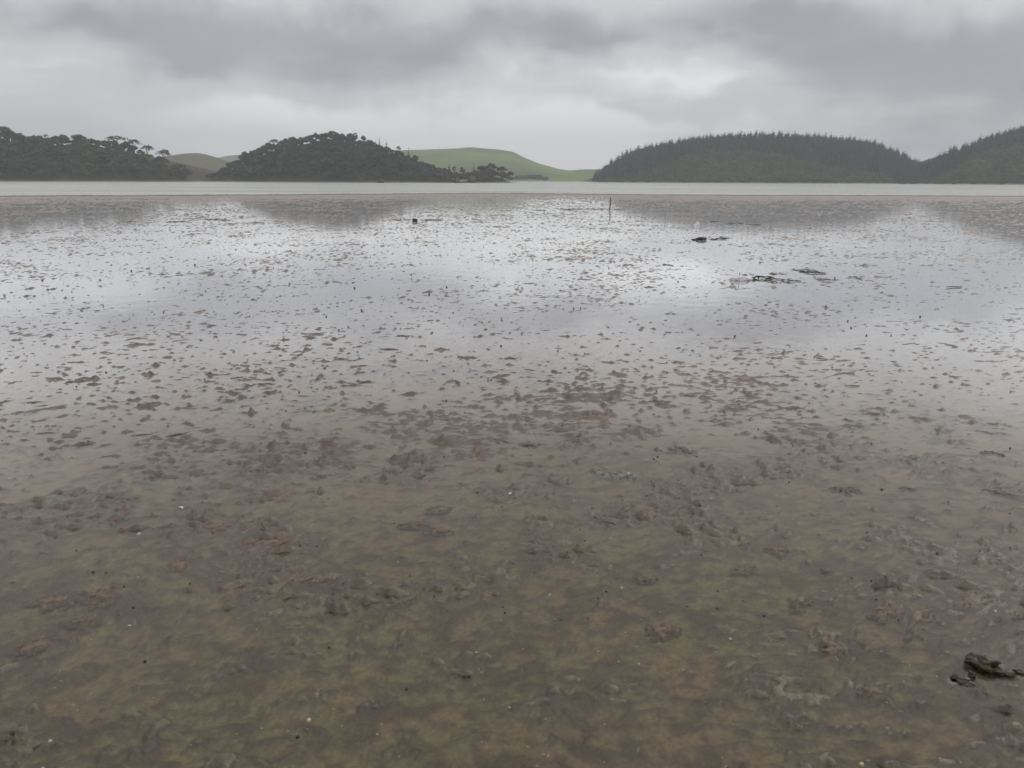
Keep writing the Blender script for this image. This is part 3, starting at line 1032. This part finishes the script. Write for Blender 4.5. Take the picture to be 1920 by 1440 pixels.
# white crumpled piece with the twig, and the dark drift beside it
g = on_ground(1388, 526)
k = px_size(g)
me = lump("white_debris", (17 * k, 7 * k, 6.0 * k), 'white', 17, 0.38, 4, 5.0, 0.3)
wb = obj("white_debris", me, loc=g, label="pale crumpled lump with a thin upright twig, left end of the dark drift", category="debris")
tw = Shape()
tw.tube([(-0.2 * k, 0, 2 * k), (-1.2 * k, 0, 8 * k), (-2.4 * k, 0.5 * k, 15 * k)], [0.75 * k, 0.7 * k, 0.5 * k], 6)
obj("twig", tw.mesh("twig", M['wood'], True), wb, label="thin dark twig standing up")
obj("flap", lump("flap", (9 * k, 4 * k, 4.2 * k), 'white', 23, 0.4, 3, 4.0), wb, (15 * k, 2 * k, 0), label="paler flat fold")
g = on_ground(1307, 423)
k = px_size(g)
sh = Shape()
sh.add([(-6.5 * k, -1.5 * k, -0.5 * k), (5 * k, -2 * k, -0.5 * k), (6 * k, 1.5 * k, -0.5 * k), (-5 * k, 2 * k, -0.5 * k), (1.0 * k, 0.3 * k, 8.6 * k), (-3.5 * k, 0, 2.6 * k), (3.6 * k, -0.6 * k, 5.6 * k), (0.5 * k, -1.4 * k, 4.0 * k)],
       t=[(0, 1, 7), (0, 7, 5), (7, 1, 6), (7, 6, 4), (5, 7, 4), (1, 2, 6), (6, 2, 4), (2, 3, 4), (3, 5, 4), (3, 0, 5), (0, 3, 2), (0, 2, 1)])
obj("white_debris", sh.mesh("white_debris", M['white']), loc=g, label="small white pointed scrap on the far mudflat, right of the stake", category="debris")
g = on_ground(1315, 450)
k = px_size(g)
wd = obj("driftwood", lump("driftwood", (9 * k, 5 * k, 3.6 * k), 'weed', 29, 0.35, 3, 4.0), loc=g, label="dark humped driftwood with a white fleck, below the white scrap", category="driftwood")
obj("root", lump("root", (7 * k, 3 * k, 1.4 * k), 'weed', 31, 0.4, 3, 4.0), wd, (-11 * k, 0, 0))
obj("fleck", lump("fleck", (2.2 * k, 1.5 * k, 1.2 * k), 'white', 33, 0.3, 2), wd, (5 * k, 1.0 * k, 5.2 * k), label="white fleck on top")

# dark wooden stick at right
for (u, v, L, lb) in [(1788, 539, 27, "short dark stick lying alone on bright water at the right"),
                      (1528, 513, 40, "longest dark stick in the drift beyond the pale crumpled lump"),
                      (1597, 724, 28, "dark stick lying on the mud right of centre"),
                      (1540, 674, 22, "dark twig upstream of the stick right of centre")]:
    g = on_ground(u, v)
    k = px_size(g)
    sh = Shape()
    sh.tube([(-L * 0.5 * k, 0.5 * k, 1.2 * k), (-L * 0.25 * k, 0, 1.8 * k), (0.0, -1 * k, 1.5 * k), (L * 0.3 * k, -2 * k, 1.4 * k), (L * 0.5 * k, -2.5 * k, 1.0 * k)],
            [0.3 * k, 0.8 * k, 0.9 * k, 1.0 * k, 0.6 * k], 7)
    obj("stick", sh.mesh("stick", M['wood'], True), loc=g, label=lb, category="stick", group="dark sticks on the flat")

# drifts of weed (centre u, v, length px, height px)
WEED = [(1428, 524, 62, 4.5, "thick dark drift trailing right from the pale crumpled lump"),
        (1480, 527, 42, 3.0, "thin end of the drift trailing from the pale lump"),
        (1510, 509, 46, 3.2, "dark drift beyond the pale lump, farther out"),
        (1455, 513, 30, 2.2, "short weed line behind the thick drift"),
        (1545, 524, 34, 2.0, "weed line right of the thick drift"),
        (1605, 521, 26, 1.8, "faint weed strand farthest right of the drift"),
        (1345, 449, 38, 2.6, "weed strand trailing from the humped driftwood"),
        (1358, 446, 26, 1.8, "upper weed strand right of the humped driftwood"),
        (1375, 420, 34, 1.8, "weed strand right of the small white scrap"),
        (1340, 416, 24, 1.4, "short weed strand behind the small white scrap"),
        (1412, 422, 30, 1.6, "dark strand at the right end behind the white scrap"),
        (752, 412.5, 34, 1.6, "weed strand left of the small dark rock"),
        (812, 413, 36, 1.8, "weed strand right of the small dark rock"),
        (1075, 393, 62, 1.0, "long weed line left of the stake"),
        (1118, 392.5, 48, 1.0, "weed line touching the foot of the stake"),
        (1160, 393, 24, 1.4, "short weed strand just right of the stake"),
        (1010, 394, 26, 1.3, "faint weed strand left end of the stake line"),
        (420, 413, 26, 1.5, "dark weed dash nearer the left headland's reflection"),
        (395, 412, 30, 1.5, "second dark weed dash near the left headland's reflection"),
        (330, 416, 34, 1.5, "dark weed line under the left headland's reflection"),
        (240, 416, 24, 1.4, "leftmost dark weed dash on the far flat"),
        (480, 417, 16, 1.5, "small weed dash below the middle headland's reflection"),
        (1250, 497, 22, 2.2, "weed scrap left of the pale crumpled lump"),
        (1180, 497, 18, 1.8, "weed scrap near the middle of the bright water")]
for i, (u, v, L, H, lb) in enumerate(WEED):
    g = on_ground(u, v)
    k = px_size(g)
    obj("seaweed", ribbon_heap("seaweed", L * k, L * 0.8 * k + 0.2, H * k, 'weed', 100 + i), loc=(g.x, g.y, 0.0), label=lb, category="seaweed", group="drifts of dark seaweed")

# ragged dark chunks at the lower right
for i, (u, v, sx, sy, sz, lb) in enumerate([
        (1840, 1248, 0.046, 0.040, 0.024, "largest of the ragged dark chunks at the lower right"),
        (1876, 1262, 0.034, 0.018, 0.011, "pointed brown chunk just right of the largest ragged chunk"),
        (1804, 1276, 0.030, 0.018, 0.009, "low dark chunk left below the largest ragged chunk"),
        (1913, 1264, 0.020, 0.014, 0.010, "small chunk cut by the right edge beside the ragged chunks"),
        (1822, 1268, 0.011, 0.010, 0.010, "tiny dark bit between the ragged chunks")]):
    g = on_ground(u, v)
    o = obj("wood_chunk", lump("wood_chunk", (sx, sy, sz), 'wood', 50 + i, 0.42, 4, 4.5, 0.2), loc=(g.x, g.y, 0.0), label=lb, category="wood chunk", group="ragged dark chunks")
    o.rotation_euler = (0, 0, R(-28))


def mudz(x, y):
    return float(mud_height(np.array([x]), np.array([y]))[0])


# mud clods one can pick out (u, v, width px)
CLODS = [(955, 672, 26), (1455, 672, 20), (680, 716, 30), (850, 716, 26), (885, 800, 34), (835, 787, 24), (990, 834, 36), (940, 826, 28), (1235, 753, 24), (1290, 742, 20),
         (1275, 844, 36), (655, 876, 22), (490, 883, 32), (735, 884, 36), (800, 880, 30), (600, 893, 28), (820, 955, 36), (775, 984, 36), (820, 995, 34), (1000, 972, 40),
         (1130, 975, 44), (900, 1080, 44), (745, 1130, 44), (1385, 1018, 36), (1395, 1065, 30), (1480, 884, 34), (1590, 918, 40), (1460, 1030, 44), (1500, 1130, 50), (1700, 915, 20),
         (1885, 925, 40), (1865, 795, 30), (1640, 776, 40), (1600, 800, 34), (1480, 765, 34), (1860, 850, 34), (1705, 858, 24), (295, 893, 36), (265, 815, 28), (85, 812, 26),
         (155, 833, 34), (200, 930, 28), (240, 935, 30), (215, 975, 36), (390, 990, 60), (485, 985, 50), (520, 1015, 70), (340, 1055, 60), (105, 1125, 50), (180, 1118, 60),
         (500, 720, 24), (560, 660, 22), (150, 715, 30), (60, 755, 30), (330, 815, 34), (445, 708, 22), (730, 655, 24), (760, 630, 20), (1180, 980, 30), (1660, 1150, 60),
         (1720, 1165, 70), (1840, 1130, 70), (1560, 1215, 60), (1640, 1290, 50), (60, 1210, 50), (150, 1165, 40), (1240, 1180, 50), (1210, 1085, 40), (560, 1090, 50), (430, 750, 24)]
def clod_mesh(seed, mat='clod', fine=1.0):
    """a cluster of low wrinkled crests, about 1 unit across, rims sunk into the mud"""
    n, m = 44, 36
    u, v = np.meshgrid(np.linspace(-0.68, 0.68, n), np.linspace(-0.55, 0.55, m))
    o = seed * 9.7
    wu = u + 0.10 * pn(u * 5 + o, v * 5, seed)
    wv = v + 0.08 * pn(u * 5 - o, v * 5, seed + 1)
    body = 0.80 - np.hypot((wu + 0.25 * pn(u * 0 + o, v * 3.0, seed + 7)) / 0.62, (wv + 0.16 * pn(u * 2.2 + o, v * 0, seed + 8)) / (0.20 + 0.20 * ((seed * 7) % 10) / 10)) ** 1.5
    crest = 1.25 * pn(wu * 3.0 * fine + o, wv * 9.0 * fine, seed + 2) + 0.7 * pn(wu * 7 * fine + o, wv * 17 * fine, seed + 5)
    env = body * 0.9 + crest * 0.75 - 0.22
    env = np.minimum(env, body + 0.25)
    rid = 0.35 + 1.0 * np.abs(pn(wu * 8 + o, wv * 15, seed + 3)) + 0.5 * np.clip(pn(wu * 17 + o, wv * 23, seed + 4), 0, None)
    z = np.clip(env, 0, None) ** 0.8 * rid * 0.09 - 0.09 * np.clip(-env * 4, 0, 1) - 0.008
    V = np.stack([u, v, z], -1).reshape(-1, 3)
    fc = grid_faces(m, n)
    keep = (env.ravel()[fc] > -0.12).any(1)
    return mesh_np("mud_clod", V, [fc[keep]], True, M[mat])


clod_protos = [clod_mesh(71 + 7 * i) for i in range(16)]
clod_near = [clod_mesh(71 + 7 * i, 'clod_near') for i in range(16)]
MARKS = [(340, 951, "the largest white shell"), (1160, 890, "the worm casts"), (1840, 1245, "the ragged dark chunks"), (1597, 724, "the dark stick"), (279, 820, "the smooth bare mud at the left"),
         (1014, 857, "the green leaf"), (1606, 1099, "the yellow leaf"), (893, 1222, "the low centre shell"), (243, 1173, "the left foreground shell"), (915, 712, "the pair of dark snails"), (1370, 1197, "the bright shell right of centre"), (600, 700, "the left half of the bright water")]
for i, (u, v, w) in enumerate(CLODS):
    g = on_ground(u, v)
    s = w * px_size(g) * 1.25
    du, dv, mk = min(((u - a, (v - b) * 2.0, c) for (a, b, c) in MARKS), key=lambda q: q[0] ** 2 + q[1] ** 2)
    side = ("right of" if du > 0 else "left of") if abs(du) > abs(dv) else ("in front of" if dv > 0 else "beyond")
    size = "small" if w < 28 else ("middling" if w < 40 else "broad")
    far = "close " if math.hypot(du, dv) < 120 else ""
    o = obj("mud_clod", (clod_near if v > 930 else clod_protos)[i % 16], loc=(g.x, g.y, 0.0), label=f"{size} wrinkled brown mud clod {far}{side} {mk}", category="mud clod", group="mud clods poking through the water")
    o.rotation_euler = (0, 0, random.gauss(0, 0.35) + (math.pi if random.random() < 0.5 else 0))
    k = random.uniform(0.75, 1.25)
    o.scale = (s * k, s * random.uniform(0.8, 1.5), s * random.uniform(0.6, 1.0))
g = on_ground(1160, 893)
o = obj("worm_cast", clod_mesh(333, 'cast', 1.7), loc=(g.x, g.y, 0.002), label="blue grey heap of worm casts in the middle of the mud", category="worm cast")
o.scale = (78 * px_size(g), 110 * px_size(g), 60 * px_size(g))


# ------------------------------------------------------------------ shells, leaves, snails
def shell_mesh(mat, seed):
    """little ribbed cockle valve, domed, 1 unit wide"""
    r = np.random.default_rng(seed)
    na, nr = 9, 3
    V = [(0, -0.42, 0.10)]
    for i in range(1, nr + 1):
        f = i / nr
        for j in range(na):
            a = -2.35 + 4.7 * j / (na - 1)
            rib = 1 + (0.05 if j % 2 else -0.03)
            q = 0.5 * f * rib
            V.append((math.sin(a) * q * 1.05, -0.42 + f * 0.42 + math.cos(a) * q, 0.30 * (1 - f * f) + 0.02 + r.uniform(-.02, .02)))
    T = [(0, 1 + j + 1, 1 + j) for j in range(na - 1)]
    Q = []
    for i in range(nr - 1):
        for j in range(na - 1):
            a = 1 + i * na + j
            Q.append((a, a + 1, a + na + 1, a + na))
    return mesh_np("shell", V, [np.array(T), np.array(Q)], True, M[mat])


SH = [shell_mesh('shell', 1), shell_mesh('shell', 2), shell_mesh('shell_tan', 3)]
BIG = [(340, 951, 11, 0, "largest white shell, lying alone on the smooth mud at the left"),
       (893, 1222, 6, 0, "white shell right of a dark snail, low centre"), (955, 1325, 6, 0, "white shell low in the middle of the foreground"),
       (1370, 1197, 6, 0, "bright white shell on brown mud right of centre"), (1198, 1243, 5, 0, "white shell on a dark clod, centre right foreground"),
       (1664, 1224, 5, 0, "pale shell left of the ragged dark chunks"), (243, 1173, 6, 0, "white shell in the left foreground"),
       (579, 1349, 8, 0, "white shell fragment at the lower left of centre"), (1616, 1432, 9, 2, "tan shell at the bottom edge right of centre"),
       (1213, 861, 6, 0, "small white shell above the worm cast heap"), (957, 925, 8, 0, "white shell beside small clods left of the worm casts"),
       (1334, 935, 5, 0, "white shell right below the worm cast heap"), (94, 1388, 7, 0, "white shell in the lower left corner"),
       (1179, 887, 7, 0, "white shell chip on the far side of the worm casts"), (80, 1439, 6, 0, "shell cut by the bottom edge at the left"),
       (260, 1000, 7, 0, "white shell below the largest one at the left"), (137, 1320, 5, 2, "tan shell in the left foreground"),
       (1545, 897, 5, 2, "tan shell right of the worm cast heap"), (1866, 1145, 6, 0, "pale shell chip near the right edge clods"),
       (707, 1375, 5, 0, "small white shell at the bottom left of centre"), (1031, 1114, 6, 0, "oblong white shell chip in the middle foreground"),
       (1166, 1101, 5, 0, "small white shell right of the oblong chip")]


def lie(name, me, x, y, size, **props):
    z = max(mudz(x, y), -0.003)
    o = obj(name, me, loc=(x, y, z), **props)
    o.rotation_euler = (random.uniform(-.25, .25), random.uniform(-.25, .25), random.uniform(0, 6.28))
    o.scale = (size, size, size)
    return o


for (u, v, w, kd, lb) in BIG:
    g = on_ground(u, v)
    o = lie("shell", SH[kd], g.x, g.y, w * px_size(g) * 0.95, label=lb, category="shell", group="shells on the mud")
sr = random.Random(9)
for i in range(150):
    u, v = sr.uniform(0, 1920), 780 + 655 * math.sqrt(sr.random())
    g = on_ground(u, v)
    lie("shell", SH[0 if sr.random() < 0.8 else 2], g.x, g.y, sr.uniform(1.6, 3.2) * px_size(g), label="tiny pale shell chip scattered on the near mud", category="shell chip", group="shell chips scattered on the near mud")

leaf_me = mesh_np("leaf", [(-0.5, 0, 0.02), (-0.25, 0.17, 0.06), (0.1, 0.2, 0.07), (0.5, 0, 0.0), (0.1, -0.2, 0.05), (-0.25, -0.17, 0.06), (0, 0, 0.02), (-0.7, 0.03, 0.0)],
                  [np.array([(0, 6, 1), (1, 6, 2), (2, 6, 3), (3, 6, 4), (4, 6, 5), (5, 6, 0), (0, 1, 7)])], False, M['leaf'])
for (u, v, w, lb) in [(279, 969, 11, "yellow green leaf left of the large white shell"), (1014, 857, 9, "green leaf on clods in the middle of the flat"),
                      (1606, 1099, 8, "yellow leaf on the mud at the right"), (332, 855, 8, "small dark green leaf on smooth mud at the left"),
                      (1463, 828, 7, "ochre leaf on a clod right of centre"), (898, 1004, 7, "ochre leaf near the centre foreground")]:
    g = on_ground(u, v)
    lie("leaf", leaf_me, g.x, g.y, w * px_size(g) * 1.2, label=lb, category="leaf", group="fallen leaves")


def snail_mesh(seed):
    s = Shape()
    n, turns = 12, 1.8
    pts, rad = [], []
    for i in range(n):
        f = i / (n - 1)
        a = f * turns * 2 * math.pi
        q = 0.22 * (1 - f)
        pts.append((math.cos(a) * q, math.sin(a) * q, 0.30 + 0.62 * f))
        rad.append(0.36 * (1 - f) ** 0.8 + 0.03)
    s.tube(pts, rad, 6)
    v, t, q = s.arrays()
    return mesh_np("snail", v @ np.array(Matrix.Rotation(R(62), 3, 'X')).T + (0, 0.4, 0.2), [t, q], True, M['snail'])


SN = [snail_mesh(0)]
DOTS = [(250, 1140, 9), (880, 1270, 9), (1140, 1243, 5), (617, 1215, 9), (272, 1242, 11), (25, 1383, 16), (558, 1382, 12), (762, 1293, 10), (1653, 919, 8), (915, 712, 6), (921, 713, 5), (895, 924, 6), (1274, 934, 5), (867, 1004, 4), (1333, 762, 6), (1385, 762, 5),
        (1895, 735, 6), (588, 773, 5), (644, 1095, 6), (1220, 754, 5), (833, 857, 5)]
for (u, v, w) in DOTS:
    g = on_ground(u, v)
    lie("snail", SN[0], g.x, g.y, w * px_size(g) * 0.6, label="dark mud snail, one of the larger ones on the near flat", category="snail", group="larger dark snails on the near flat")
for i in range(170):
    v = 470 + 700 * sr.random() ** 1.1
    u = sr.gauss(1150, 520) if sr.random() < 0.7 else sr.uniform(0, 1920)
    if not 0 < u < 1920:
        continue
    g = on_ground(u, v)
    lie("snail", SN[0], g.x, g.y, max(sr.uniform(2.0, 4.0) * px_size(g), 0.009), label="tiny dark mud snail dotted over the wet flat", category="snail", group="tiny dark snails dotted over the flat")

# ------------------------------------------------------------------ damp air
hm, nt, out = material("damp_air")
b = NB(nt)
vol = b.n('ShaderNodeVolumePrincipled', {'Color': C(0.90, 0.95, 1.0), 'Density': 0.00064, 'Anisotropy': 0.0})
nt.links.new(vol.outputs[0], out.inputs['Volume'])
s, z0, z1 = 1800.0, -2.0, 90.0
hv = [(-s, -s, z0), (s, -s, z0), (s, s, z0), (-s, s, z0), (-s, -s, z1), (s, -s, z1), (s, s, z1), (-s, s, z1)]
hf = [(0, 3, 2, 1), (4, 5, 6, 7), (0, 1, 5, 4), (1, 2, 6, 5), (2, 3, 7, 6), (3, 0, 4, 7)]
obj("haze", mesh_np("haze", hv, [np.array(hf)], False, hm), kind="stuff", label="pale damp haze over the whole estuary", category="haze")
